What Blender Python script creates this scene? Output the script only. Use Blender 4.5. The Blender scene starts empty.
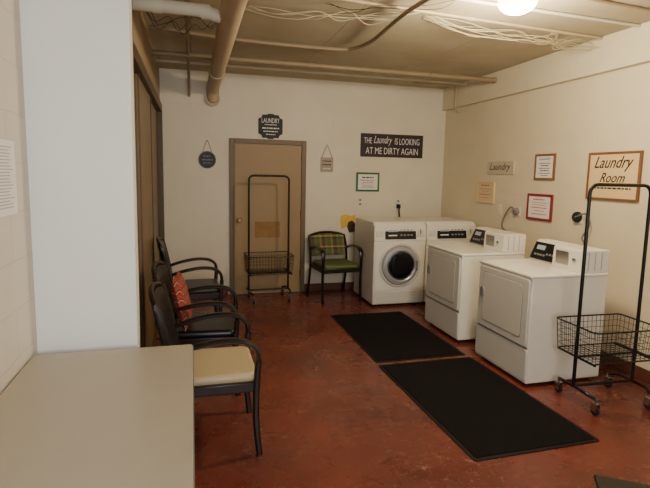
import bpy, bmesh, math, random
from mathutils import Vector, Matrix
PI=math.pi; R=math.radians
random.seed(4)
col=bpy.context.scene.collection
# ---------------------------------------------------------------- camera
H=1.58; YAW=R(15.3); PIT=R(7.0); ROLL=R(1.2); F=488.0; CY=234.4
fv=Vector((math.sin(YAW)*math.cos(PIT),math.cos(YAW)*math.cos(PIT),-math.sin(PIT)))
r0=Vector((math.cos(YAW),-math.sin(YAW),0)); u0=r0.cross(fv)
rv=r0*math.cos(ROLL)+u0*math.sin(ROLL); uv=u0*math.cos(ROLL)-r0*math.sin(ROLL)
cd=bpy.data.cameras.new('camera'); cam=bpy.data.objects.new('camera',cd); col.objects.link(cam)
m=Matrix((( rv.x,uv.x,-fv.x,0),(rv.y,uv.y,-fv.y,0),(rv.z,uv.z,-fv.z,H),(0,0,0,1)))
cam.matrix_world=m; cd.sensor_width=36; cd.lens=36*F/650; cd.clip_start=.02; cd.shift_y=(CY-244)/650
bpy.context.scene.camera=cam
O=Vector((0,0,H))
def ray(px,py): return fv*F+rv*(px-325)+uv*(CY-py)
def on(ax,val,px,py):
    d=ray(px,py); t=(val-O[ax])/d[ax]; return O+d*t
XR=3.46; YB=6.34; ZC=2.8; XL=-.70; XC=-.36
# ---------------------------------------------------------------- materials
def lin(c):
    o=[]
    for v in c:
        v/=255.0
        o.append(v/12.92 if v<=.04045 else ((v+.055)/1.055)**2.4)
    return o
def base(name):
    mt=bpy.data.materials.new(name); mt.use_nodes=True
    nt=mt.node_tree; b=nt.nodes['Principled BSDF']; return mt,nt,b
def N(nt,t,**k):
    n=nt.nodes.new(t)
    for a,v in k.items(): setattr(n,a,v)
    return n
def noise(nt,scale,detail=4,vec=None,rough=.6):
    n=N(nt,'ShaderNodeTexNoise'); n.inputs['Scale'].default_value=scale; n.inputs['Detail'].default_value=detail; n.inputs['Roughness'].default_value=rough
    nt.links.new(vec,n.inputs['Vector']); return n.outputs['Fac']
def mixc(nt,fac,a,b):
    n=N(nt,'ShaderNodeMix',data_type='RGBA')
    if isinstance(fac,(int,float)): n.inputs[0].default_value=fac
    else: nt.links.new(fac,n.inputs[0])
    for i,v in ((6,a),(7,b)):
        if hasattr(v,'links'): nt.links.new(v,n.inputs[i])
        else: n.inputs[i].default_value=(*v[:3],1)
    return n.outputs[2]
def ramp(nt,fac,stops,interp='LINEAR'):
    n=N(nt,'ShaderNodeValToRGB'); cr=n.color_ramp; cr.interpolation=interp
    while len(cr.elements)<len(stops): cr.elements.new(.5)
    for e,(p,c) in zip(cr.elements,stops):
        e.position=p; e.color=(*c,1) if len(c)==3 else c
    nt.links.new(fac,n.inputs[0]); return n.outputs[0]
def bumpn(nt,b,h,strength,dist=.01):
    n=N(nt,'ShaderNodeBump'); n.inputs['Strength'].default_value=strength; n.inputs['Distance'].default_value=dist
    nt.links.new(h,n.inputs['Height']); nt.links.new(n.outputs[0],b.inputs['Normal'])
def pm(name,rgb,rough=.5,metal=0,var=.08,scale=6,bump=0,bscale=80,spec=None):
    mt,nt,b=base(name); tc=N(nt,'ShaderNodeTexCoord').outputs['Object']; c=lin(rgb)
    f=noise(nt,scale,4,tc)
    cc=mixc(nt,f,[v*(1-var*1.5) for v in c],[min(1,v*(1+var*1.5)) for v in c])
    nt.links.new(cc,b.inputs['Base Color'])
    b.inputs['Roughness'].default_value=rough; b.inputs['Metallic'].default_value=metal
    if spec is not None: b.inputs['Specular IOR Level'].default_value=spec
    if bump: bumpn(nt,b,noise(nt,bscale,3,tc),bump,.004)
    return mt
def math_(nt,op,a,b=None,c=None):
    n=N(nt,'ShaderNodeMath',operation=op)
    for i,v in enumerate((a,b,c)):
        if v is None: continue
        if isinstance(v,(int,float)): n.inputs[i].default_value=v
        else: nt.links.new(v,n.inputs[i])
    return n.outputs[0]
def wallmat(name,rgb,axes,mort=.9,bs=.35,grime=.2,bw=.4,rh=.2,ms=.006,rough=.5,gscale=1.6,off=.5):
    mt,nt,b=base(name); tc=N(nt,'ShaderNodeTexCoord').outputs['Object']
    s=N(nt,'ShaderNodeSeparateXYZ'); nt.links.new(tc,s.inputs[0])
    cb=N(nt,'ShaderNodeCombineXYZ'); nt.links.new(s.outputs[axes[0]],cb.inputs[0]); nt.links.new(s.outputs[axes[1]],cb.inputs[1])
    br=N(nt,'ShaderNodeTexBrick'); br.offset=off; nt.links.new(cb.outputs[0],br.inputs['Vector'])
    c=lin(rgb)
    for k in ('Color1','Color2'): br.inputs[k].default_value=(*c,1)
    br.inputs['Mortar'].default_value=(*[v*mort for v in c],1)
    for k,v in (('Scale',1),('Mortar Size',ms),('Mortar Smooth',.6),('Brick Width',bw),('Row Height',rh)): br.inputs[k].default_value=v
    g=ramp(nt,noise(nt,gscale,6,tc),[(.35,(1,1,1)),(.75,(0,0,0))])
    g2=math_(nt,'MULTIPLY',g,grime)
    cc=mixc(nt,g2,br.outputs['Color'],[c[0]*.78,c[1]*.72,c[2]*.62])
    nt.links.new(cc,b.inputs['Base Color']); b.inputs['Roughness'].default_value=rough
    h=math_(nt,'ADD',math_(nt,'MULTIPLY',br.outputs['Fac'],-1.0),math_(nt,'MULTIPLY',noise(nt,90,3,tc),.35))
    bumpn(nt,b,h,bs,.006)
    return mt
def floormat():
    mt,nt,b=base('painted_concrete'); tc=N(nt,'ShaderNodeTexCoord').outputs['Object']
    a=noise(nt,1.1,7,tc,.68); c1=lin((118,55,41)); c2=lin((90,43,34))
    cc=mixc(nt,ramp(nt,a,[(.38,(0,0,0)),(.62,(1,1,1))]),c1,c2)
    dk=ramp(nt,noise(nt,7,9,tc,.75),[(.56,(0,0,0)),(.68,(1,1,1))])
    cc=mixc(nt,math_(nt,'MULTIPLY',dk,.4),cc,lin((56,33,28)))
    patch=ramp(nt,noise(nt,1.0,4,tc),[(.46,(.10,)*3),(.58,(1,1,1))])
    sp=ramp(nt,noise(nt,17,10,tc,.82),[(.555,(0,0,0)),(.60,(1,1,1))])
    f=math_(nt,'MULTIPLY',math_(nt,'MULTIPLY',sp,patch),.62)
    cc=mixc(nt,f,cc,lin((156,122,104)))
    mp=N(nt,'ShaderNodeMapping'); mp.inputs['Rotation'].default_value=(0,0,.5); mp.inputs['Scale'].default_value=(3,50,4); nt.links.new(tc,mp.inputs['Vector'])
    sc=ramp(nt,noise(nt,1.0,4,mp.outputs[0],.6),[(.64,(0,0,0)),(.68,(1,1,1))])
    cc=mixc(nt,math_(nt,'MULTIPLY',math_(nt,'MULTIPLY',sc,patch),.35),cc,lin((168,138,122)))
    sp2=ramp(nt,noise(nt,60,4,tc,.7),[(.645,(0,0,0)),(.675,(1,1,1))])
    cc=mixc(nt,math_(nt,'MULTIPLY',sp2,.5),cc,lin((184,160,144)))
    nt.links.new(cc,b.inputs['Base Color'])
    nt.links.new(ramp(nt,noise(nt,3,6,tc),[(.35,(.20,)*3),(.65,(.38,)*3)]),b.inputs['Roughness'])
    bumpn(nt,b,noise(nt,9,8,tc),.22,.006)
    return mt
def zigzag():
    mt,nt,b=base('zigzag_fabric'); tc=N(nt,'ShaderNodeTexCoord').outputs['Object']
    s=N(nt,'ShaderNodeSeparateXYZ'); nt.links.new(tc,s.inputs[0])
    v=math_(nt,'ADD',s.outputs[2],math_(nt,'PINGPONG',s.outputs[0],.04))
    fr=math_(nt,'FRACT',math_(nt,'MULTIPLY',v,16.0))
    cc=ramp(nt,fr,[(0,lin((134,44,36))),(.42,lin((180,146,124))),(.53,lin((74,30,27))),(.70,lin((148,62,44)))],'CONSTANT')
    nt.links.new(cc,b.inputs['Base Color']); b.inputs['Roughness'].default_value=.9; return mt
def plaid():
    mt,nt,b=base('plaid_fabric'); tc=N(nt,'ShaderNodeTexCoord').outputs['Object']
    s=N(nt,'ShaderNodeSeparateXYZ'); nt.links.new(tc,s.inputs[0])
    fx=math_(nt,'FRACT',math_(nt,'MULTIPLY',s.outputs[0],6.3)); fz=math_(nt,'FRACT',math_(nt,'MULTIPLY',s.outputs[2],7.3))
    a=ramp(nt,fx,[(0,lin((84,96,50))),(.30,lin((150,132,76))),(.45,lin((120,56,44))),(.55,lin((60,54,42))),(.80,lin((104,110,62)))],'CONSTANT')
    c=ramp(nt,fz,[(0,lin((92,98,58))),(.35,lin((66,58,46))),(.55,lin((176,156,100))),(.70,lin((112,64,46))),(.82,lin((80,92,54)))],'CONSTANT')
    nt.links.new(mixc(nt,.5,a,c),b.inputs['Base Color']); b.inputs['Roughness'].default_value=.9; return mt
def emis(name,rgb,s):
    mt,nt,b=base(name); b.inputs['Base Color'].default_value=(*lin(rgb),1)
    b.inputs['Emission Color'].default_value=(*lin(rgb),1); b.inputs['Emission Strength'].default_value=s; return mt
def glassy(name,rgb,rough=.08):
    mt,nt,b=base(name); b.inputs['Base Color'].default_value=(*lin(rgb),1); b.inputs['Roughness'].default_value=rough; return mt
M=dict(
 floor=floormat(), wback=wallmat('painted_block_back',(226,217,195),(0,2),.97,.10,.35), wright=wallmat('painted_block_right',(222,210,182),(1,2),.97,.12,.35),
 wleft=wallmat('painted_block_left',(212,203,188),(1,2),.92,.3), column=pm('column_paint',(234,234,229),.45,var=.03,scale=2,bump=.15,bscale=30),
 header=pm('tan_paint',(168,148,116),.6,var=.08), ceil=wallmat('ceiling_panels',(190,180,154),(0,1),.72,.5,.75,1.22,2.44,.008,.8,2.2,0),
 beam=pm('beam_paint',(216,205,176),.6,var=.06), basebd=pm('baseboard_paint',(96,54,40),.5,var=.15),
 door=pm('door_paint',(154,127,86),.5,var=.08,scale=3), doorf=pm('door_frame_paint',(112,92,62),.5,var=.1),
 closet=pm('closet_wood',(122,100,72),.45,var=.2,scale=5), closetf=pm('closet_frame_wood',(84,67,50),.5,var=.2),
 white=pm('cream_enamel',(228,223,208),.28,var=.04,scale=3), offwhite=pm('grey_white_enamel',(204,200,188),.35,var=.03),
 black=pm('black_brown_wood',(28,21,18),.3,var=.3), blackm=pm('black_metal',(15,15,16),.35,metal=.3,var=.1), rubber=pm('black_rubber',(20,20,21),.75,var=.15),
 panel=pm('control_panel_black',(12,13,16),.25,var=.1), disp=pm('display_grey',(160,175,180),.3,var=.05), chrome=pm('chrome',(190,190,190),.25,metal=1,var=.03),
 silver=pm('silver_plastic',(172,172,170),.3,metal=.3,var=.03),
 glass=glassy('door_glass',(18,19,22)), drum=pm('drum_grey',(85,88,92),.3,metal=.6,var=.2,scale=20), greyp=pm('grey_plastic',(122,122,120),.4,var=.05),
 mat=pm('black_carpet',(20,18,18),.95,var=.35,scale=60,bump=1,bscale=300,spec=.15), matedge=pm('mat_rubber_edge',(9,9,10),.6,var=.1,spec=.3),
 tabletop=pm('greige_laminate',(166,156,138),.4,var=.04,scale=4), tedge=pm('grey_table_edge',(112,112,108),.4,var=.05), tleg=pm('table_leg_metal',(70,70,72),.4,metal=.6,var=.05),
 vinyl=pm('black_vinyl',(22,21,22),.35,var=.15,scale=12), beige=pm('cream_vinyl',(186,167,130),.45,var=.06,scale=8), dkgreen=pm('dark_grey_green_vinyl',(38,44,42),.4,var=.12),
 green=pm('green_vinyl',(84,98,48),.5,var=.08), zig=zigzag(), plaid=plaid(),
 tanpipe=pm('tan_pipe_paint',(178,158,126),.5,var=.15), palepipe=pm('pale_pipe_wrap',(204,196,174),.7,var=.08,bump=.3), dkpipe=pm('dull_pipe',(140,122,94),.5,var=.15),
 cream=pm('cream_cable',(196,182,146),.5,var=.05), blkcable=pm('black_cable',(30,28,27),.5,var=.1), greycable=pm('grey_cable',(112,110,104),.5,var=.05),
 paper=pm('white_paper',(232,229,220),.7,var=.02), tanpaper=pm('tan_board',(216,196,156),.7,var=.06), kraft=pm('light_wood_board',(222,194,144),.6,var=.08,scale=8),
 greywood=pm('pale_washed_wood',(194,182,158),.7,var=.12,scale=20), beigecard=pm('beige_grey_card',(168,154,136),.7,var=.1,scale=20),
 blackboard=pm('black_board',(26,24,26),.6,var=.1), darkplum=pm('dark_purple_brown_board',(48,31,38),.6,var=.1), woodf=pm('wood_frame',(124,80,44),.5,var=.15),
 greenf=pm('green_frame',(48,104,62),.5,var=.08), redf=pm('dark_red_frame',(132,32,44),.5,var=.08), ink=pm('dark_ink',(36,30,28),.7,var=.02), wink=pm('white_ink',(232,228,218),.6,var=.02),
 faint=pm('faint_print',(176,174,168),.7,var=.02),
 redink=pm('red_ink',(190,60,50),.7,var=.02),
 yellow=pm('yellow_card',(220,178,62),.6,var=.12,scale=20), darkp=pm('dark_patch',(62,44,30),.7,var=.1), ochre=pm('brown_gold_card',(142,104,50),.6,var=.3,scale=9), twine=pm('twine',(96,78,54),.8,var=.1),
 plate=pm('ivory_plate',(220,212,190),.4,var=.02), brass=pm('worn_brass',(150,120,66),.35,metal=.9,var=.1),
 globe=emis('lamp_globe_glass',(255,236,190),14.0), bluecup=pm('dark_blue_grey_board',(40,50,56),.6,var=.1),
)
# ---------------------------------------------------------------- mesh helpers
def nb(): return bmesh.new()
def box(bm,x0,x1,y0,y1,z0,z1,mtx=None):
    vs=[bm.verts.new((x,y,z)) for x in (x0,x1) for y in (y0,y1) for z in (z0,z1)]
    for f in ((0,1,3,2),(4,6,7,5),(0,4,5,1),(2,3,7,6),(0,2,6,4),(1,5,7,3)): bm.faces.new([vs[i] for i in f])
    if mtx:
        for v in vs: v.co=mtx@v.co
    return vs
def prism(bm,pts,a0,a1,axis='x'):
    def P(u,v,a): return {'x':(a,u,v),'y':(u,a,v),'z':(u,v,a)}[axis]
    A=[bm.verts.new(P(u,v,a0)) for u,v in pts]; B=[bm.verts.new(P(u,v,a1)) for u,v in pts]; n=len(pts)
    bm.faces.new(A); bm.faces.new(B[::-1])
    for i in range(n): bm.faces.new((A[i],B[i],B[(i+1)%n],A[(i+1)%n]))
def rrect(x0,x1,z0,z1,r,k=5):
    o=[]
    for cx,cz,a in ((x1-r,z1-r,0),(x0+r,z1-r,90),(x0+r,z0+r,180),(x1-r,z0+r,270)):
        for i in range(k+1):
            t=R(a+90*i/k); o.append((cx+r*math.cos(t),cz+r*math.sin(t)))
    return o
def tube(bm,pts,r,n=8,closed=False):
    pts=[Vector(p) for p in pts]; L=len(pts); T=[]
    for i in range(L):
        a=pts[(i-1)%L] if (closed or i>0) else pts[i]; b=pts[(i+1)%L] if (closed or i<L-1) else pts[i]
        T.append((b-a).normalized())
    up=Vector((0,0,1)) if abs(T[0].z)<.9 else Vector((1,0,0))
    s=T[0].cross(up).normalized(); rings=[]
    for i in range(L):
        s=(s-T[i]*s.dot(T[i])).normalized(); q=T[i].cross(s)
        rings.append([bm.verts.new(pts[i]+(s*math.cos(2*PI*k/n)+q*math.sin(2*PI*k/n))*r) for k in range(n)])
    for i in range(L if closed else L-1):
        A,B=rings[i],rings[(i+1)%L]
        for k in range(n): bm.faces.new((A[k],A[(k+1)%n],B[(k+1)%n],B[k]))
    if not closed: bm.faces.new(rings[0][::-1]); bm.faces.new(rings[-1])
def sweep(bm,pts,w,h,side=Vector((1,0,0))):
    pts=[Vector(p) for p in pts]; L=len(pts); rings=[]
    for i in range(L):
        t=(pts[min(L-1,i+1)]-pts[max(0,i-1)]).normalized(); s=(side-t*side.dot(t)).normalized(); q=t.cross(s)
        c=.3; ww=w(i/(L-1)) if callable(w) else w
        prof=[(-.5,-.5+c),(-.5,.5-c),(-.5+c,.5),(.5-c,.5),(.5,.5-c),(.5,-.5+c),(.5-c,-.5),(-.5+c,-.5)]
        rings.append([bm.verts.new(pts[i]+s*a*ww+q*b*h) for a,b in prof])
    for A,B in zip(rings,rings[1:]):
        for k in range(8): bm.faces.new((A[k],A[(k+1)%8],B[(k+1)%8],B[k]))
    bm.faces.new(rings[0][::-1]); bm.faces.new(rings[-1])
def smooth(pts,k=6):
    P=[Vector(p) for p in pts]; P=[2*P[0]-P[1]]+P+[2*P[-1]-P[-2]]; o=[]
    for i in range(1,len(P)-2):
        for j in range(k):
            t=j/k; a,b,c,d=P[i-1:i+3]
            o.append(.5*((2*b)+(c-a)*t+(2*a-5*b+4*c-d)*t*t+(3*b-a-3*c+d)*t**3))
    o.append(P[-2]); return o
def lathe(bm,prof,n=32,mtx=None):
    rings=[]
    for r,z in prof:
        rings.append([bm.verts.new(((mtx or Matrix())@Vector((r*math.cos(2*PI*k/n),r*math.sin(2*PI*k/n),z)))) for k in range(n)])
    for A,B in zip(rings,rings[1:]):
        for k in range(n): bm.faces.new((A[k],A[(k+1)%n],B[(k+1)%n],B[k]))
    bm.faces.new(rings[0][::-1]); bm.faces.new(rings[-1])
RX=Matrix.Rotation(R(90),4,'X')   # local +Z -> -Y
def obj(name,bm,mat,parent=None,bevel=0,sm=True,label=None,seg=2):
    bmesh.ops.recalc_face_normals(bm,faces=bm.faces)
    me=bpy.data.meshes.new(name); bm.to_mesh(me); bm.free()
    me.materials.append(M[mat] if isinstance(mat,str) else mat)
    if sm:
        me.polygons.foreach_set('use_smooth',[True]*len(me.polygons)); me.set_sharp_from_angle(angle=R(35))
    o=bpy.data.objects.new(name,me); col.objects.link(o)
    if parent: o.parent=parent
    if bevel:
        md=o.modifiers.new('bevel','BEVEL'); md.width=bevel; md.segments=seg; md.limit_method='ANGLE'; md.angle_limit=R(40)
    if label: o['label']=label
    return o
def tag(o,label=None,cat=None,group=None,kind=None):
    for k,v in (('label',label),('category',cat),('group',group),('kind',kind)):
        if v: o[k]=v
    return o
def thing(name,label,cat,loc=(0,0,0),rz=0,group=None,kind=None):
    o=bpy.data.objects.new(name,None); col.objects.link(o); o.location=loc; o.rotation_euler=(0,0,rz); o.empty_display_size=.1
    return tag(o,label,cat,group,kind)
def copy_tree(o,parent=None):
    c=o.copy(); col.objects.link(c); c.parent=parent
    for ch in list(o.children): copy_tree(ch,c)
    return c
def boxo(name,b,mat,parent=None,bevel=0,label=None):
    bm=nb(); box(bm,*b); return obj(name,bm,mat,parent,bevel,label=label)
def struct(name,b,mat,bevel=0): return tag(boxo(name,b,mat,None,bevel),kind='structure')
def text(parent,body,cx,cz,w,hmax,mat,y,shear=0,name='lettering',bold=0):
    cu=bpy.data.curves.new('t','FONT'); cu.body=body; cu.size=1; cu.extrude=.008; cu.shear=shear; cu.align_x='LEFT'; cu.resolution_u=3; cu.offset=bold
    t=bpy.data.objects.new('t',cu); col.objects.link(t)
    dg=bpy.context.evaluated_depsgraph_get(); me=bpy.data.meshes.new_from_object(t.evaluated_get(dg))
    bpy.data.objects.remove(t); me.name=name
    xs=[v.co.x for v in me.vertices]; ys=[v.co.y for v in me.vertices]
    sx=w/(max(xs)-min(xs)); sy=hmax/(max(ys)-min(ys)) if hmax else sx
    mx,my=(max(xs)+min(xs))/2,(max(ys)+min(ys))/2
    for v in me.vertices: v.co=Vector(((v.co.x-mx)*sx+cx,y-v.co.z*.15,(v.co.y-my)*sy+cz))
    me.materials.clear(); me.materials.append(M[mat])
    o=bpy.data.objects.new(name,me); col.objects.link(o); o.parent=parent; return o
def strokes(parent,rows,mat,y,name='text_lines'):
    bm=nb(); rnd=random.Random(len(rows)*7+3)
    for cx,cz,w,h in rows:
        x=cx-w/2
        while x<cx+w/2-h:
            l=min(rnd.uniform(1.2,3.4)*h,cx+w/2-x); box(bm,x,x+l,y-.0012,y,cz-h/2,cz+h/2); x+=l+h*.6
    return obj(name,bm,mat,parent,sm=False)
def where(wall,x0,y0,x1,y1):
    ax,val=(1,YB) if wall=='back' else ((0,XR) if wall=='right' else (0,XL))
    mx,my=(x0+x1)/2,(y0+y1)/2; c=on(ax,val,mx,my)
    w=(on(ax,val,x1,my)-on(ax,val,x0,my)).length; h=(on(ax,val,mx,y1)-on(ax,val,mx,y0)).length
    return c,w,h,{'back':0,'right':-PI/2,'left':PI/2}[wall]
# ================================================================ THE ROOM
struct('floor',(-1.4,4.2,-1.6,6.6,-.1,0),'floor')
struct('ceiling',(-1.4,4.2,-1.6,6.6,ZC,ZC+.1),'ceil')
struct('wall_back',(-1.4,XR+.2,YB,YB+.15,0,ZC),'wback')
struct('wall_right',(XR,XR+.15,-1.6,YB,0,ZC),'wright')
struct('wall_left',(XL-.15,XL,-1.6,2.45,0,ZC),'wleft')
struct('wall_column',(XL-.15,-.265,2.45,2.58,0,ZC),'column',.004)
# closet wall (recessed), with opening and sliding doors
bm=nb(); box(bm,XC-.12,XC,2.58,YB,2.34,ZC); box(bm,XC-.12,XC,6.2,YB,0,2.34)
tag(obj('wall_closet',bm,'header'),kind='structure')
struct('trim_1',(XC-.1,-.270,2.58,2.66,0,ZC),'closetf')
d=thing('door_2',None,None,(XC,0,0),kind='structure')
bm=nb(); box(bm,-.06,.03,2.7,6.24,2.27,2.36); box(bm,-.06,.03,6.14,6.24,0,2.27); obj('door_frame',bm,'closetf',d,.004)
for i,(a,b,x) in enumerate(((2.7,3.9,-.04),(3.84,5.0,-.02),(4.94,6.14,-.04))):
    p=boxo('door_panel',(x-.018,x+.012,a,b,.02,2.27),'closet',d,.003)
    bm=nb()
    for u,v in ((a,a+.06),(b-.06,b)): box(bm,x+.012,x+.018,u,v,.02,2.27)
    obj('stile',bm,'closetf',p,.002)
boxo('door_track',(-.06,.02,2.7,6.14,0,.02),'brass',d)
# ledge beam on the right wall, baseboards
BD=.06; BZ=2.50
struct('trim_2',(XR-BD,XR,-1.6,YB,BZ,ZC),'beam',.006)
struct('baseboard_right',(XR-.015,XR,-1.6,YB,0,.10),'basebd',.003)
bm=nb(); box(bm,XC,.44,YB-.015,YB,0,.10); box(bm,1.42,XR-.015,YB-.015,YB,0,.10)
tag(obj('baseboard_back',bm,'basebd',None,.003),kind='structure')
struct('baseboard_left',(XL,XL+.012,-1.6,2.45,0,.1),'basebd',.003)
# back door
a=on(1,YB,229.5,215); b=on(1,YB,305,215); dx0,dx1=a.x,b.x; dt=on(1,YB,266,139.5).z
d=thing('door_1',None,None,((dx0+dx1)/2,YB,0),kind='structure'); hw=(dx1-dx0)/2
bm=nb(); box(bm,-hw,-hw+.06,-.03,0,0,dt); box(bm,hw-.06,hw,-.03,0,0,dt); box(bm,-hw+.06,hw-.06,-.03,0,dt-.06,dt)
obj('door_frame',bm,'doorf',d,.004)
boxo('door_panel',(-hw+.065,hw-.065,-.018,0,.01,dt-.065),'door',d,.002)
bm=nb(); lathe(bm,[(.03,0),(.03,.008),(.012,.012),(.012,.04),(.026,.05),(.03,.065),(.02,.08)],20,Matrix.Translation((-hw+.12,-.018,.98))@RX)
obj('door_knob',bm,'brass',d)
for z in (.25,1.05,1.8):
    bm=nb(); tube(bm,[(hw-.062,-.024,z-.05),(hw-.062,-.024,z+.05)],.007); obj('hinge',bm,'brass',d)
# ================================================================ TABLE
t=thing('folding_table','greige laminate utility table against the left wall in the foreground','table',(-.348,1.6,0))
TW=.342
bm=nb(); prism(bm,rrect(-TW,TW,-.78,.765,.015),.725,.752,'z'); obj('tabletop',bm,'tabletop',t,.002)
bm=nb(); prism(bm,rrect(-TW-.004,TW+.004,-.784,.769,.018),.722,.745,'z'); obj('edge_band',bm,'tedge',t)
for x in (-.27,.27):
    for y in (-.68,.66):
        bm=nb(); tube(bm,[(x,y,.012),(x,y,.722)],.016,12); l=obj('leg',bm,'tleg',t)
        bm=nb(); lathe(bm,[(.022,0),(.022,.03),(.016,.035)],14,Matrix.Translation((x,y,0))); obj('foot_cap',bm,'rubber',l)
bm=nb(); box(bm,-.29,.29,-.7,-.66,.66,.722); box(bm,-.29,.29,.64,.68,.66,.722); box(bm,-.31,-.29,-.7,.68,.66,.722); box(bm,.29,.31,-.7,.68,.66,.722)
obj('apron',bm,'tleg',t,.002)
# ================================================================ ARMCHAIRS
def armchair(label,loc,rz,seatm,backm,frontm='black',bh=.88,bz=.52,by=.17,group=None):
    t=thing('armchair',label,'chair',loc,rz,group)
    X=.255; sl=.085
    aw=lambda f:.034+.026*math.sin(PI*min(1,max(0,f)))**.7
    for s in (-1,1):
        bm=nb(); sweep(bm,smooth([(s*X,-.275,0),(s*X,-.255,.22),(s*X,-.258,.42),(s*X,-.268,.55)]),.032,.036); obj('leg',bm,frontm,t)
        bm=nb(); sweep(bm,smooth([(s*X,-.268,.55),(s*X,-.262,.60),(s*X,-.235,.642),(s*X,-.17,.672),(s*X,-.06,.678),(s*X,by-.11,.655),(s*X,by+.02,.615)]),aw,.028); obj('armrest',bm,frontm,t)
        bm=nb(); sweep(bm,smooth([(s*X,by+.10,0),(s*X,by+.03,.22),(s*X,by,.42),(s*X,by+.015,.6),(s*X*.99,by+sl-.02,bh-.06),(s*X*.96,by+sl,bh-.005)]),.028,.038); obj('leg',bm,frontm,t)
    bm=nb(); box(bm,-.245,.245,-.272,-.24,.375,.432); box(bm,-.245,.245,by-.02,by+.01,.375,.432); box(bm,-.258,-.230,-.26,by,.375,.432); box(bm,.230,.258,-.26,by,.375,.432)
    obj('seat_frame',bm,frontm,t,.006)
    bm=nb(); prism(bm,rrect(-.236,.236,-.268,by-.005,.05),.418,.474,'z'); obj('seat',bm,seatm,t,.024,seg=4)
    bm=nb(); nx,nz=10,10; top=bh-.018
    def q(i,j,o):
        u=-1+2*i/nx; v=j/nz; z=bz+(top-bz)*v+(.03*(1-u**2) if v>0 else 0)*v; y=by+.01+(sl-.01)*((z-.55)/(bh-.55))+.03*(1-u*u)
        return bm.verts.new((u*.235,y+o*(1 if abs(u)<.99 and 0<j<nz else .45),z))
    A=[[q(i,j,-.03) for j in range(nz+1)] for i in range(nx+1)]; B=[[q(i,j,.015) for j in range(nz+1)] for i in range(nx+1)]
    for i in range(nx):
        for j in range(nz):
            bm.faces.new((A[i][j],A[i+1][j],A[i+1][j+1],A[i][j+1])); bm.faces.new((B[i][j],B[i][j+1],B[i+1][j+1],B[i+1][j]))
    for i in range(nx):
        bm.faces.new((A[i][0],B[i][0],B[i+1][0],A[i+1][0])); bm.faces.new((A[i][nz],A[i+1][nz],B[i+1][nz],B[i][nz]))
    for j in range(nz):
        bm.faces.new((A[0][j],A[0][j+1],B[0][j+1],B[0][j])); bm.faces.new((A[nx][j],B[nx][j],B[nx][j+1],A[nx][j+1]))
    obj('backrest',bm,backm,t)
    y=by+sl
    bm=nb(); sweep(bm,smooth([(-.249,y-.006,bh-.045),(-.236,y+.004,bh-.012),(-.13,y+.027,bh+.018),(0,y+.036,bh+.028),(.13,y+.027,bh+.018),(.236,y+.004,bh-.012),(.249,y-.006,bh-.045)]),.028,.03,Vector((0,1,0))); obj('top_rail',bm,frontm,t)
    return t
GA='armchairs in a row along the closet doors'
armchair('black wooden armchair with cream seat, nearest the table',(.075,2.84,0),R(90),'beige','vinyl',bh=.90,by=.18,group=GA)
armchair('black armchair with black seat holding the red zigzag cushion, middle of the row',(.045,3.64,0),R(86),'vinyl','vinyl',bh=.88,by=.19,group=GA)
armchair('dark armchair with grey-green seat, farthest in the row beside the closet',(-.015,4.93,0),R(93),'dkgreen','vinyl',bh=.90,by=.19,group=GA)
armchair('black armchair with green seat and green plaid backrest between door and washer',(1.755,5.93,0),R(6),'green','plaid',bh=.79,bz=.52,by=.2)
# throw cushion on the middle chair
bm=nb(); n=12; CW=.185
def cush(sgn):
    g=[]
    for i in range(n+1):
        r_=[]
        for j in range(n+1):
            u=-1+2*i/n; v=-1+2*j/n; th=.045*((1-u**4)*(1-v**4))**.5
            pin=1-.07*(1-abs(u))*(abs(v)) ; pin2=1-.07*(1-abs(v))*abs(u)
            r_.append(bm.verts.new((u*CW*pin2,sgn*th,v*CW*pin)))
        g.append(r_)
    return g
A=cush(-1); B=cush(1)
for i in range(n):
    for j in range(n):
        bm.faces.new((A[i][j],A[i+1][j],A[i+1][j+1],A[i][j+1])); bm.faces.new((B[i][j],B[i][j+1],B[i+1][j+1],B[i+1][j]))
bmesh.ops.remove_doubles(bm,verts=bm.verts,dist=.0005)
cu=obj('throw_cushion',bm,'zig'); cu.location=(-.080,3.56,.668); cu.rotation_euler=(R(-13),R(2),R(85))
tag(cu,'dull red zigzag throw cushion leaning on the middle black armchair','cushion')
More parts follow.
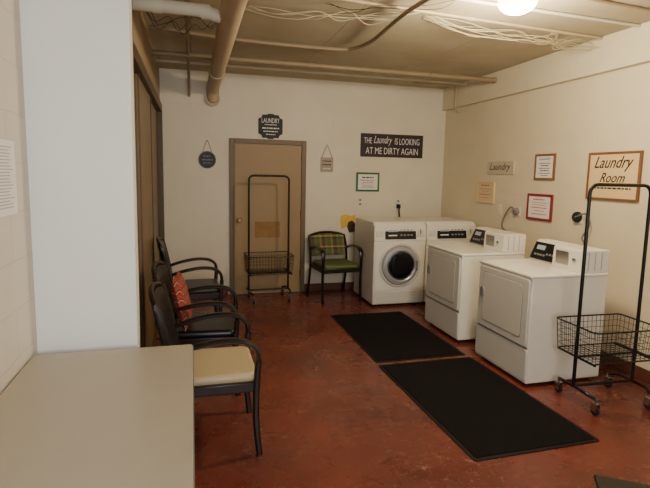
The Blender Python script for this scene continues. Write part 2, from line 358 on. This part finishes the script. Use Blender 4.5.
# ================================================================ WASHERS
def washer(label,loc,group):
    t=thing('washing_machine',label,'washing machine',loc,0,group)
    bm=nb(); box(bm,-.335,.335,-.36,.36,.03,1.0)
    obj('body',bm,'white',t,.012,seg=3)
    bm=nb(); prism(bm,[(-.368,.80),(-.368,.825),(-.33,1.005),(-.30,1.03),(.36,1.03),(.36,1.0),(-.30,.80)],-.336,.336,'x'); obj('top_housing',bm,'white',t,.008)
    sl=Matrix.Translation((0,-.350,.912))@Matrix.Rotation(R(-12),4,'X')
    bm=nb(); box(bm,-.20,.20,-.012,.0,-.088,.086,sl); cp=obj('control_panel',bm,'panel',t,.003)
    bm=nb(); box(bm,-.16,-.04,-.015,-.011,.0,.05,sl); obj('display',bm,'disp',cp)
    for k in range(4):
        for z in (-.05,.015):
            bm=nb(); box(bm,-.01+k*.045,.018+k*.045,-.016,-.011,z,z+.02,sl); obj('button',bm,'greyp',cp)
    bm=nb(); box(bm,-.16,-.05,-.0135,-.011,-.05,-.036,sl); obj('print_line',bm,'wink',cp)
    bm=nb(); box(bm,.22,.31,-.014,.0,-.06,.06,sl); cs=obj('coin_slot',bm,'offwhite',t,.003)
    bm=nb(); box(bm,.255,.265,-.017,-.013,-.03,.03,sl); obj('slot',bm,'ink',cs)
    bm=nb(); box(bm,-.315,-.22,-.012,.0,-.055,.06,sl); obj('detergent_drawer',bm,'offwhite',t,.004)
    bm=nb(); prism(bm,rrect(-.32,.32,.20,.795,.02),-.368,-.36,'y'); obj('front_panel',bm,'white',t,.003)
    T=Matrix.Translation((0,-.368,.51))@RX
    bm=nb(); lathe(bm,[(.268,0),(.268,.012),(.255,.02),(.24,.012),(.24,0)],48,T); obj('door_surround',bm,'offwhite',t)
    bm=nb(); lathe(bm,[(.238,0),(.238,.02),(.226,.042),(.19,.05),(.168,.036),(.164,.01)],48,T); dr=obj('door',bm,'silver',t)
    bm=nb(); lathe(bm,[(.166,.016),(.160,.034),(.13,.044),(.06,.05),(.01,.052)],40,T); obj('door_glass',bm,'glass',dr)
    bm=nb(); tube(bm,[T@Vector((.168*math.cos(2*PI*k/40),.168*math.sin(2*PI*k/40),.04)) for k in range(40)],.009,8,True); obj('door_gasket',bm,'drum',dr)
    bm=nb(); box(bm,.185,.215,-.43,-.405,.45,.57); obj('door_handle',bm,'greyp',dr,.006)
    bm=nb(); box(bm,-.33,.33,-.365,-.358,.05,.185); obj('kick_panel',bm,'offwhite',t,.003)
    for x in (-.28,.28):
        for y in (-.3,.3):
            bm=nb(); lathe(bm,[(.025,0),(.025,.015),(.012,.018),(.012,.04)],12,Matrix.Translation((x,y,0))); obj('foot',bm,'rubber',t)
    return t
w1=washer('white front-loading washer with round glass door, beside the green armchair',(2.415,5.74,0),'front-loading washers')
w2=copy_tree(w1); w2.location.x=3.10; w2['label']='white front-loading washer in the corner, mostly behind the far dryer'
# ================================================================ DRYERS
def dryer(label,loc,group):
    t=thing('clothes_dryer',label,'dryer',loc,-PI/2,group)
    bm=nb(); box(bm,-.34,.34,-.335,.345,.03,.845); obj('body',bm,'white',t,.008,seg=3)
    bm=nb(); box(bm,-.345,.345,-.35,.35,.843,.87); obj('top_panel',bm,'white',t,.01,seg=3)
    bm=nb(); prism(bm,rrect(-.325,.325,.315,.835,.025),-.352,-.335,'y'); dr=obj('door',bm,'offwhite',t,.005)
    bm=nb(); prism(bm,rrect(-.262,.262,.368,.792,.03),-.3535,-.352,'y'); obj('door_seam',bm,'greyp',dr)
    bm=nb(); prism(bm,rrect(-.256,.256,.374,.786,.03),-.3565,-.352,'y'); obj('door_inset',bm,'offwhite',dr,.002)
    bm=nb(); prism(bm,rrect(-.285,-.235,.565,.655,.022),-.366,-.352,'y'); obj('handle',bm,'greyp',dr,.003)
    bm=nb(); prism(bm,rrect(-.335,.335,.05,.295,.015),-.346,-.335,'y'); obj('lower_panel',bm,'offwhite',t,.003)
    bm=nb(); box(bm,-.33,.33,-.337,-.33,.297,.313); obj('seam',bm,'greyp',t)
    bm=nb(); prism(bm,[(.15,.87),(.225,1.035),(.25,1.045),(.345,1.045),(.345,.87)],-.34,.02,'x'); c=obj('console',bm,'white',t,.004)
    ang=math.atan2(.075,.165); sl=Matrix.Translation((-.16,.187,.9525))@Matrix.Rotation(-ang,4,'X')
    bm=nb(); box(bm,-.165,.165,-.014,.0,-.078,.078,sl); cp=obj('control_panel',bm,'panel',c,.003)
    bm=nb(); box(bm,-.12,-.02,-.017,-.013,.01,.05,sl); obj('display',bm,'disp',cp)
    bm=nb()
    for k in range(4): box(bm,.02+k*.035,.042+k*.035,-.018,-.013,-.03,-.012,sl)
    for k in range(4): box(bm,-.12+k*.035,-.098+k*.035,-.018,-.013,-.045,-.027,sl)
    obj('buttons',bm,'greyp',cp)
    bm=nb(); prism(bm,[(.09,.87),(.10,1.035),(.11,1.045),(.345,1.045),(.345,.87)],.022,.34,'x'); mc=obj('coin_meter_case',bm,'white',t,.004)
    bm=nb(); box(bm,.06,.20,.088,.095,.91,1.015); fp=obj('coin_plate',bm,'chrome',mc,.002)
    bm=nb(); lathe(bm,[(.016,0),(.016,.012),(.01,.014)],16,Matrix.Translation((.26,.095,.96))@RX); obj('lock',bm,'chrome',mc)
    for k in range(3):
        bm=nb(); box(bm,.3395,.3415,.15+k*.06,.154+k*.06,.89,1.03); obj('case_seam',bm,'greyp',mc)
    for x in (-.28,.28):
        for y in (-.28,.28):
            bm=nb(); lathe(bm,[(.025,0),(.025,.015),(.012,.018),(.012,.04)],12,Matrix.Translation((x,y,0))); obj('foot',bm,'rubber',t)
    bm=nb(); tube(bm,smooth([(.1,.345,.16),(.1,.42,.17),(.1,.47,.26),(.1,.48,.5)]),.045,12); obj('vent_duct',bm,'chrome',t)
    return t
d1=dryer('white clothes dryer nearest the camera, beside the wheeled cart',(2.76,3.35,0),'clothes dryers')
d2=copy_tree(d1); d2.location=(2.77,4.35,0); d2['label']='white clothes dryer farther back, next to the washers'
# ================================================================ FLOOR MATS
def fmat(label,cx,cy,w,l,rz):
    t=thing('floor_mat',label,'mat',(cx,cy,0),rz,'black floor mats')
    bm=nb(); prism(bm,rrect(-w/2,w/2,-l/2,l/2,.02),.0,.006,'z'); obj('rubber_edge',bm,'matedge',t,.002)
    bm=nb(); prism(bm,rrect(-w/2+.025,w/2-.025,-l/2+.025,l/2-.025,.01),.006,.011,'z'); obj('carpet_pad',bm,'mat',t,.002)
fmat('large black floor mat nearest the camera, in front of the near dryer',1.935,2.955,.88,1.42,R(1))
fmat('black floor mat farther back, in front of the washers and far dryer',1.92,4.43,.86,1.42,0)
# ================================================================ LAUNDRY CARTS
def cart(label,loc,rz):
    t=thing('laundry_cart',label,'cart',loc,rz,'wheeled laundry carts')
    W=.25; HT=1.55
    bm=nb(); r=.06; pts=[(-W,0,.125),(-W,0,.8),(-W,0,HT-r)]
    pts+=[(-W+r-r*math.cos(a),0,HT-r+r*math.sin(a)) for a in (R(22),R(45),R(68),R(90))]
    pts+=[(-x,y,z) for x,y,z in pts[::-1]]
    tube(bm,pts,.0125,12); obj('hanger_frame',bm,'blackm',t)
    bm=nb()
    for s in (-1,1):
        tube(bm,smooth([(s*W*.88,-.18,.11),(s*W,-.12,.128),(s*W,0,.132),(s*W,.12,.128),(s*W*.88,.18,.11)]),.012,10)
    tube(bm,[(-W,0,.132),(W,0,.132)],.011,10)
    obj('base_frame',bm,'blackm',t)
    z0,z1=.355,.575; a0,b0,a1,b1=.265,.18,.28,.195
    def ring(z):
        f=(z-z0)/(z1-z0); a=a0+(a1-a0)*f; b=b0+(b1-b0)*f
        return [(x,y,z) for x,y in rrect(-a,a,-b,b,.03,4)]
    bm=nb(); tube(bm,ring(z1),.006,8,True); obj('basket_rim',bm,'blackm',t)
    bm=nb(); tube(bm,ring(z0),.004,8,True)
    for i in range(1,5): tube(bm,ring(z0+(z1-z0)*i/5),.0019,5,True)
    n=14
    for i in range(n+1):
        u=-1+2*i/n; tube(bm,[(u*a1*.95,-b1,z1),(u*a0*.95,-b0,z0),(u*a0*.95,b0,z0),(u*a1*.95,b1,z1)],.0019,5)
    n=9
    for i in range(n+1):
        u=-1+2*i/n; tube(bm,[(-a1,u*b1*.93,z1),(-a0,u*b0*.93,z0),(a0,u*b0*.93,z0),(a1,u*b1*.93,z1)],.0019,5)
    obj('wire_basket',bm,'blackm',t)
    bm=nb(); tube(bm,[(-W,0,z0-.01),(W,0,z0-.01)],.009,8)
    for s in (-1,1): tube(bm,[(s*W,-b0,z0-.008),(s*W,b0,z0-.008)],.008,8)
    obj('basket_support',bm,'blackm',t)
    for s in (-1,1):
        for q in (-1,1):
            x,y=s*W*.88,q*.18
            bm=nb(); tube(bm,[(x,y,.075),(x,y,.115)],.009,8); box(bm,x-.017,x-.013,y-.022,y+.022,.03,.085); box(bm,x+.013,x+.017,y-.022,y+.022,.03,.085); box(bm,x-.017,x+.017,y-.022,y+.022,.078,.084)
            c=obj('caster',bm,'chrome',t)
            bm=nb(); lathe(bm,[(.012,-.011),(.032,-.011),(.036,-.006),(.036,.006),(.032,.011),(.012,.011)],20,Matrix.Translation((x,y,.036))@Matrix.Rotation(R(90),4,'Y')); obj('wheel',bm,'rubber',c)
    return t
c1=cart('black wheeled wire laundry cart with tall hanger frame, beside the near dryer',(2.84,2.71,0),R(-2))
c2=copy_tree(c1); c2.location=(.915,5.98,0); c2.rotation_euler=(0,0,R(3)); c2['label']='black wheeled wire laundry cart with hanger frame, in front of the tan door'
# ================================================================ SIGNS, BACK WALL
def board(name,label,cat,wall,bx,facem,framem=None,fw=.02,th=.012,group=None):
    c,w,h,rz=where(wall,*bx)
    t=thing(name,label,cat,c,rz,group)
    if framem:
        bm=nb(); a,b=w/2,h/2; box(bm,-a,-a+fw,-th-.006,0,-b,b); box(bm,a-fw,a,-th-.006,0,-b,b); box(bm,-a+fw,a-fw,-th-.006,0,b-fw,b); box(bm,-a+fw,a-fw,-th-.006,0,-b,-b+fw)
        obj('frame',bm,framem,t,.002)
        boxo('panel',(-a+fw,a-fw,-th,0,-b+fw,b-fw),facem,t)
    else: boxo('panel',(-w/2,w/2,-th,0,-h/2,h/2),facem,t,.001)
    return t,w,h,-th
t,w,h,y=board('wall_sign','wide dark sign with white lettering about dirty laundry, above the washers','sign','back',(361,134.5,423,157.5),'darkplum')
def row(t,words,cz,y,w,mat='wink'):
    for body,cx,ww,hh,sh in words: text(t,body,cx*w,cz,ww*w,hh,mat,y,sh,bold=-.006)
row(t,[('THE',-.39,.12,.075,0),('Laundry',-.15,.29,.13,.4),('IS LOOKING',.24,.40,.085,0)],h*.2,y,w)
row(t,[('AT ME DIRTY AGAIN',0,.84,.088,0)],-h*.23,y,w)
# shaped plaque
c,w,h,rz=where('back',258.5,115,282.5,138)
t=thing('wall_plaque','black ornate-edged plaque with white lettering, high beside the tan door','sign',c,rz)
a,b=w/2,h/2; k=.05; pts=[]
for sx,sz in ((1,1),(-1,1),(-1,-1),(1,-1)):
    cx,cz=sx*a,sz*b
    arc=[(cx-sx*k*math.sin(q),cz-sz*k*math.cos(q)) for q in (0,R(30),R(60),R(90))]
    if sx*sz<0: arc=arc[::-1]
    pts+=arc
    if sx==1 and sz==1: pts+=[(.05,b),(.03,b+.014),(-.03,b+.014),(-.05,b)]
    if sx==-1 and sz==-1: pts+=[(-.05,-b),(-.03,-b-.014),(.03,-b-.014),(.05,-b)]
bm=nb(); prism(bm,pts,-.014,0,'y'); obj('panel',bm,'blackboard',t)
text(t,'LAUNDRY',0,h*.25,w*.74,.06,'wink',-.014); strokes(t,[(0,h*.07,w*.5,.010),(0,-h*.08,w*.7,.016),(0,-h*.22,w*.6,.012),(0,-h*.35,w*.4,.010)],'wink',-.014)
# round sign
c,w,h,rz=where('back',198.5,151,216,168.5)
t=thing('round_sign','small round dark sign hanging from a wire, left of the tan door','sign',c,rz)
bm=nb(); lathe(bm,[(w/2,0),(w/2,.012)],36,RX); obj('panel',bm,'bluecup',t)
bm=nb(); tube(bm,[(w/2*.93*math.cos(2*PI*i/36),-.0125,w/2*.93*math.sin(2*PI*i/36)) for i in range(36)],.0025,6,True); obj('rim_line',bm,'greyp',t)
strokes(t,[(0,.045,.1,.010),(0,0,.13,.012),(0,-.04,.1,.010)],'greyp',-.012)
bm=nb(); tube(bm,[(-.055,-.006,h/2*.86),(-.012,-.006,h/2+.12),(.012,-.006,h/2+.12),(.055,-.006,h/2*.86)],.003,6); tube(bm,[(0,0,h/2+.12),(0,-.012,h/2+.13)],.006,8); obj('hanger',bm,'twine',t)
# little hanging card
t,w,h,y=board('hanging_sign','small beige-grey plaque hanging from twine, right of the tan door','sign','back',(320.5,157.5,333,172),'beigecard',None,th=.01)
strokes(t,[(0,h*.25,w*.7,.012),(0,0,w*.75,.014)],'ink',y); strokes(t,[(0,-h*.27,w*.6,.012)],'wink',y)
bm=nb(); tube(bm,[(-w*.42,-.005,h/2),(0,-.005,h/2+.17),(w*.42,-.005,h/2)],.0045,6); obj('hanger',bm,'twine',t)
# green framed notice
t,w,h,y=board('framed_notice','white notice in a green frame on the back wall, above the plaid armchair','notice','back',(356,172.5,379,191.5),'paper','greenf',.026)
strokes(t,[(0,h*.24,w*.5,.016),(0,-h*.27,w*.6,.007),(0,-h*.20,w*.4,.007)],'ink',y); strokes(t,[(0,h*.09,w*.62,.010),(0,-h*.01,w*.45,.010),(0,-h*.10,w*.6,.006)],'redink',y)
# yellow and dark hanging
c,w,h,rz=where('back',340.5,214,355,230)
t=thing('wall_hanging','small uneven yellow and dark wall hanging behind the plaid armchair','decoration',c,rz)
bm=nb(); prism(bm,[(x*w/2,z*h/2) for x,z in ((-.9,.8),(-.3,1),(.4,.75),(1,.95),(.85,.1),(.95,-.5),(.3,-.75),(-.2,-.5),(-.8,-.9),(-1,.1))][::-1],-.014,0,'y'); obj('yellow_panel',bm,'yellow',t,.002)
bm=nb(); prism(bm,[(x*w/2,z*h/2) for x,z in ((0,0),(.5,.2),(.95,-.1),(.9,-1.2),(.2,-1.3),(-.1,-.6))][::-1],-.02,-.004,'y'); obj('dark_panel',bm,'darkp',t,.002)
# card on the door
c=on(1,YB-.018,267.5,229.5)
t=thing('door_notice','worn brown-gold card fixed to the tan door behind the cart','notice',c,0)
boxo('panel',(-.165,.165,-.004,0,-.105,.105),'ochre',t)
for sx in (-.15,.15):
    for sz in (-.09,.09):
        bm=nb(); lathe(bm,[(.006,0),(.004,.004)],10,Matrix.Translation((sx,-.004,sz))@RX); obj('tack',bm,'brass',t)
# plates, outlets
def plate(name,label,cat,wall,px,py,w=.07,h=.115,mat='plate',sw=False):
    ax,val=(1,YB) if wall=='back' else (0,XR); c=on(ax,val,px,py)
    t=thing(name,label,cat,c,0 if wall=='back' else -PI/2)
    bm=nb(); prism(bm,rrect(-w/2,w/2,-h/2,h/2,.008),-.006,0,'y'); obj('cover_plate',bm,mat,t,.002)
    if sw: boxo('switch_toggle',(-.006,.006,-.016,-.006,-.012,.012),'plate',t)
    else:
        for z in (-.028,.028):
            bm=nb(); prism(bm,rrect(-.016,.016,z-.014,z+.014,.006),-.008,-.006,'y'); obj('socket',bm,'greyp',t)
    return t
plate('wall_outlet','ivory wall outlet below the green framed notice','outlet','back',360,202)
plate('wall_outlet','ivory wall outlet on the back wall above the washer','outlet','back',398,203)
plate('light_switch','ivory light switch high on back wall, right of the tan door','switch','back',336,124,sw=True)
plate('light_switch','ivory light switch on the right wall below the tan notice board','switch','right',500,210,sw=True)
def round_outlet(label,px,py,r,mat,cabm,path):
    c=on(0,XR,px,py); t=thing('power_outlet',label,'outlet',c,-PI/2)
    bm=nb(); prism(bm,rrect(-r*1.1,r*1.1,-r*1.25,r*1.25,.01),-.01,0,'y'); obj('cover_plate',bm,'plate',t,.002)
    bm=nb(); lathe(bm,[(r,0.008),(r,.03),(r*.8,.045),(r*.3,.05)],24,RX); obj('socket',bm,mat,t)
    inv=(Matrix.Translation(c)@Matrix.Rotation(-PI/2,4,'Z')).inverted()
    bm=nb(); P=[c+Vector((-.045,0,0))]+[on(0,XR-o,x,y) for x,y,o in path]
    tube(bm,smooth([inv@p for p in P]),.008,8); obj('power_cord',bm,cabm,t,label='grey power cord looping down')
round_outlet('round grey dryer outlet with cord, on right wall behind the far dryer',518,211.5,.04,'greyp','greycable',[(511,207,.05),(504,217,.04),(502,227,.04),(508,233,.06),(512,246,.12)])
round_outlet('round black dryer outlet with cord, on right wall behind the near dryer',579,217,.05,'rubber','greycable',[(586,214,.05),(589,226,.05),(582,238,.05),(586,246,.05),(584,262,.1)])
c=on(1,YB,398,206); bm=nb(); box(bm,c.x-.03,c.x+.02,YB-.05,YB-.008,c.z-.03,c.z+.025)
pl=tag(obj('power_plug',bm,'rubber',None,.004),'black power plug in the outlet above the washer','plug')
bm=nb(); tube(bm,smooth([(0+c.x,YB-.045,c.z-.015),(c.x-.01,YB-.07,c.z-.08),(c.x+.01,YB-.06,c.z-.2),(c.x,YB-.08,c.z-.4)]),.010,8); obj('cord',bm,'blkcable',pl)
# ================================================================ SIGNS, RIGHT WALL
t,w,h,y=board('wall_sign','small unframed pale sign reading Laundry on the right wall','sign','right',(488,161.5,514,174),'greywood',None,th=.015)
text(t,'Laundry',0,0,w*.8,h*.7,'ink',y,.35)
t,w,h,y=board('wall_sign','portrait wood-framed sign with small text, between the two laundry signs','sign','right',(535.5,154,555.5,180),'paper','woodf',.022)
text(t,'Laundry',0,h*.3,w*.6,h*.13,'ink',y,.3); strokes(t,[(0,h*.14,w*.55,.007),(0,h*.05,w*.4,.010),(0,-h*.05,w*.58,.007),(0,-h*.14,w*.45,.010),(0,-h*.24,w*.6,.006),(0,-h*.32,w*.35,.006)],'ink',y)
t,w,h,y=board('wall_sign','largest sign on the right wall, light wood reading Laundry Room','sign','right',(587.5,152,640,200.5),'kraft','woodf',.02,th=.016)
text(t,'Laundry',-.0,h*.25,w*.74,h*.32,'ink',y,.45,bold=.008); text(t,'Room',0,-h*.03,w*.48,h*.20,'ink',y,.45,bold=.008); strokes(t,[(0,-h*.25,w*.72,.014)],'ink',y)
t,w,h,y=board('wall_notice','small tan notice board in the corner of the right wall','notice','right',(477.5,181.5,494.5,203),'tanpaper','kraft',.015)
strokes(t,[(0,h*.32,w*.5,.012),(0,h*.15,w*.6,.006),(0,h*.05,w*.4,.006),(0,-h*.1,w*.62,.010),(0,-h*.25,w*.5,.006)],'redink',y)
t,w,h,y=board('framed_notice','white notice in a dark red frame on the right wall','notice','right',(527.5,194,552.5,220.5),'paper','redf',.026)
strokes(t,[(0,h*.29,w*.5,.013),(0,h*.17,w*.62,.006),(0,h*.08,w*.5,.006),(0,-h*.02,w*.62,.009),(0,-h*.14,w*.4,.006),(0,-h*.26,w*.58,.008)],'redink',y)
# left wall paper
a=on(0,XL,-14,142); b=on(0,XL,17,215); t=thing('wall_notice','white paper notice on the left wall above the table','notice',((XL),(a.y+b.y)/2,1.60),PI/2)
hw=abs(b.y-a.y)/2; zt=on(0,XL,17,142).z; zb=on(0,XL,17,213).z; t.location.z=(zt+zb)/2; hh=(zt-zb)/2
boxo('panel',(-hw,hw,-.004,0,-hh,hh),'paper',t)
rn=random.Random(2)
strokes(t,[(-hw*.1*rn.random(),hh*(.82-.085*i),hw*rn.uniform(.9,1.6),.004) for i in range(20)],'faint',-.004)
# ================================================================ CEILING PIPES, CABLES, LAMP
def pipe(label,pts,r,mat,name='ceiling_pipe',cat='pipe',coup=(),rc=1.25,group=None):
    t=thing(name,label,cat,(0,0,0),0,group)
    bm=nb(); tube(bm,pts,r,16 if r>.02 else 8); obj('pipe_run',bm,mat,t)
    for p,d in coup:
        p=Vector(p); d=Vector(d); bm=nb(); tube(bm,[p-d,p+d],r*rc,16); obj('coupling',bm,mat,t)
    return t
arc=[(.26,YB-.15+.13*math.sin(a),2.60-.13+.13*math.cos(a)) for a in (0,R(30),R(60),R(90))]
pipe('thick tan drain pipe running along the ceiling to the back wall',[(.26,-1.4,2.62),(.26,3,2.615)]+arc+[(.26,YB,2.47)],.075,'tanpipe',coup=[((.26,2.9,2.615),(0,.05,0)),((.26,5.3,2.606),(0,.05,0)),((.26,YB-.03,2.47),(0,.02,0))],rc=1.14)
pipe('short pale wrapped pipe crossing from the closet wall to the drain pipe',smooth([(XC,3.45,2.63),(-.1,3.45,2.63),(.08,3.45,2.625),(.15,3.45,2.61),(.20,3.45,2.60)]),.042,'palepipe',coup=[((.1,3.45,2.622),(.03,0,0)),((-.2,3.45,2.63),(.03,0,0))],rc=1.15)
pipe('thin tan pipe running lengthwise between closet and drain pipe',[(-.02,-1.4,2.71),(-.02,6.0,2.71),(-.02,6.1,2.66),(-.02,6.12,2.55),(-.02,YB,2.5)],.016,'dkpipe',coup=[((-.02,3.9,2.71),(0,.03,0)),((-.02,5.2,2.71),(0,.03,0))],rc=1.5)
pipe('long tan pipe crossing the ceiling in front of the back wall',[(XC,5.1,2.70),(3.3,5.1,2.70),(XR-BD,5.1,2.70)],.026,'dkpipe',coup=[((1.2,5.1,2.70),(.03,0,0)),((2.6,5.1,2.70),(.03,0,0)),((XR-BD-.02,5.1,2.70),(.015,0,0))])
pipe('slim pale pipe crossing just behind the long tan pipe',[(XC,5.7,2.755),(XR-BD,5.7,2.755)],.014,'palepipe')
Z=2.74
pp=[on(2,Z,150,27),on(2,Z,250,41),on(2,Z,335,49),on(2,Z,355,48),on(2,Z,372,41),on(2,Z,390,26),on(2,Z,410,10),on(2,Z,440,-8)]
pipe('bent conduit curving across the middle of the ceiling',smooth(pp,8),.017,'dkpipe','conduit','conduit')
pipe('straight conduit crossing the ceiling towards the right wall',[on(2,2.785,322,-4),on(2,2.785,620,41)],.012,'tanpipe','conduit','conduit',coup=[(on(2,2.785,470,18.5),(.03,0,0))])
pipe('conduit along the ceiling beside the round lamp',[on(2,2.785,430,-6),on(2,2.785,640,26)],.012,'palepipe','conduit','conduit')
pipe('conduit at the top right corner of the ceiling',[on(2,2.785,560,-6),on(2,2.785,655,12)],.012,'tanpipe','conduit','conduit')
pipe('thin conduit dropping down the corner at the right wall beam',[Vector((XR-.7,5.95,2.78)),Vector((XR-BD-.025,5.95,2.78)),Vector((XR-BD-.025,5.95,2.48)),Vector((XR-.02,5.95,2.44))],.012,'tanpipe','conduit','conduit')
def cable(label,p0,p1,mat,n=3,r=.0024,sag=.07,seed=0,loops=0,amp=.07):
    t=thing('cable_bundle',label,'cables')
    A=on(2,ZC-.006,*p0); B=on(2,ZC-.006,*p1)
    for k in range(n):
        rn=random.Random(k*5+seed); m_=rn.randint(5,9); P=[A+Vector((rn.uniform(-.05,.05),rn.uniform(-.05,.05),0))]
        for i in range(1,m_):
            f=(i+rn.uniform(-.25,.25))/m_
            P.append(A.lerp(B,f)+Vector((0,rn.uniform(-amp,amp),-rn.uniform(.015,sag)*math.sin(PI*f)**.5)))
            if k<loops and i==int(m_*.7):
                q=P[-1]
                for a in range(1,9): P.append(q+Vector((.045*math.sin(a*PI/4),.02*(1-math.cos(a*PI/4)),-.022*(1-math.cos(a*PI/4)))))
        P.append(B+Vector((rn.uniform(-.05,.05),rn.uniform(-.05,.05),0)))
        bm=nb(); tube(bm,smooth(P,6),r*rn.uniform(.7,1.2),6); obj('cable',bm,mat,t)
cable('tangled cream cables hanging under the ceiling near the lamp',(428,17),(622,42),'cream',9,seed=3,loops=3,sag=.13)
cable('loose cream cables under the ceiling beside the thick drain pipe',(244,7),(418,12),'cream',5,seed=8,sag=.10,amp=.05)
cable('dark cables draped under the ceiling near the closet wall',(146,10),(222,16),'blkcable',3,seed=11,sag=.18)
cable('black cable sagging from the ceiling at the top centre',(325,2),(460,0),'blkcable',2,seed=14,sag=.10,amp=.03)
t=thing('ceiling_lamp','round glowing ceiling lamp above the cart and mats','lamp',Vector((2.06,2.90,ZC)))
bm=nb(); lathe(bm,[(.11,-.035),(.125,-.03),(.125,0)],32); obj('lamp_base',bm,'brass',t)
bm=nb(); lathe(bm,[(.003,-.155)]+[(.125*math.sin(a),-.075-.08*math.cos(a)) for a in [R(x) for x in range(10,150,10)]]+[(.08,-.03)],32); obj('globe',bm,'globe',t)
# ================================================================ black box, bottom right
t=thing('storage_box','black box on the floor at the bottom right corner','box',(1.765,1.375,0),R(-35))
bm=nb(); prism(bm,[(-.17,0),(.17,0),(.19,.28),(-.19,.28)],-.14,.14,'y'); obj('body',bm,'rubber',t,.006)
bm=nb(); box(bm,-.2,.2,-.155,.155,.28,.30); obj('lid',bm,'blackm',t,.006)
# ================================================================ LIGHT
def light(name,kind,loc,energy,color,size=.1,rot=None,sy=None):
    l=bpy.data.lights.new(name,kind); l.energy=energy; l.color=color
    if kind=='AREA':
        l.size=size
        if sy: l.shape='RECTANGLE'; l.size_y=sy
    else: l.shadow_soft_size=size
    o=bpy.data.objects.new(name,l); col.objects.link(o); o.location=loc
    if rot: o.rotation_euler=rot
    return o
light('lamp_light','POINT',(2.06,2.90,2.52),112,(1,.84,.60),.10)
light('room_light','POINT',(1.0,.3,2.4),14,(1,.88,.72),.15)
light('window_light','AREA',(.4,-1.3,1.7),78,(.96,.98,1.0),1.6,(R(88),0,0),1.2)
w=bpy.data.worlds.new('world'); bpy.context.scene.world=w; w.use_nodes=True
w.node_tree.nodes['Background'].inputs[0].default_value=(.86,.91,.95,1); w.node_tree.nodes['Background'].inputs[1].default_value=.25
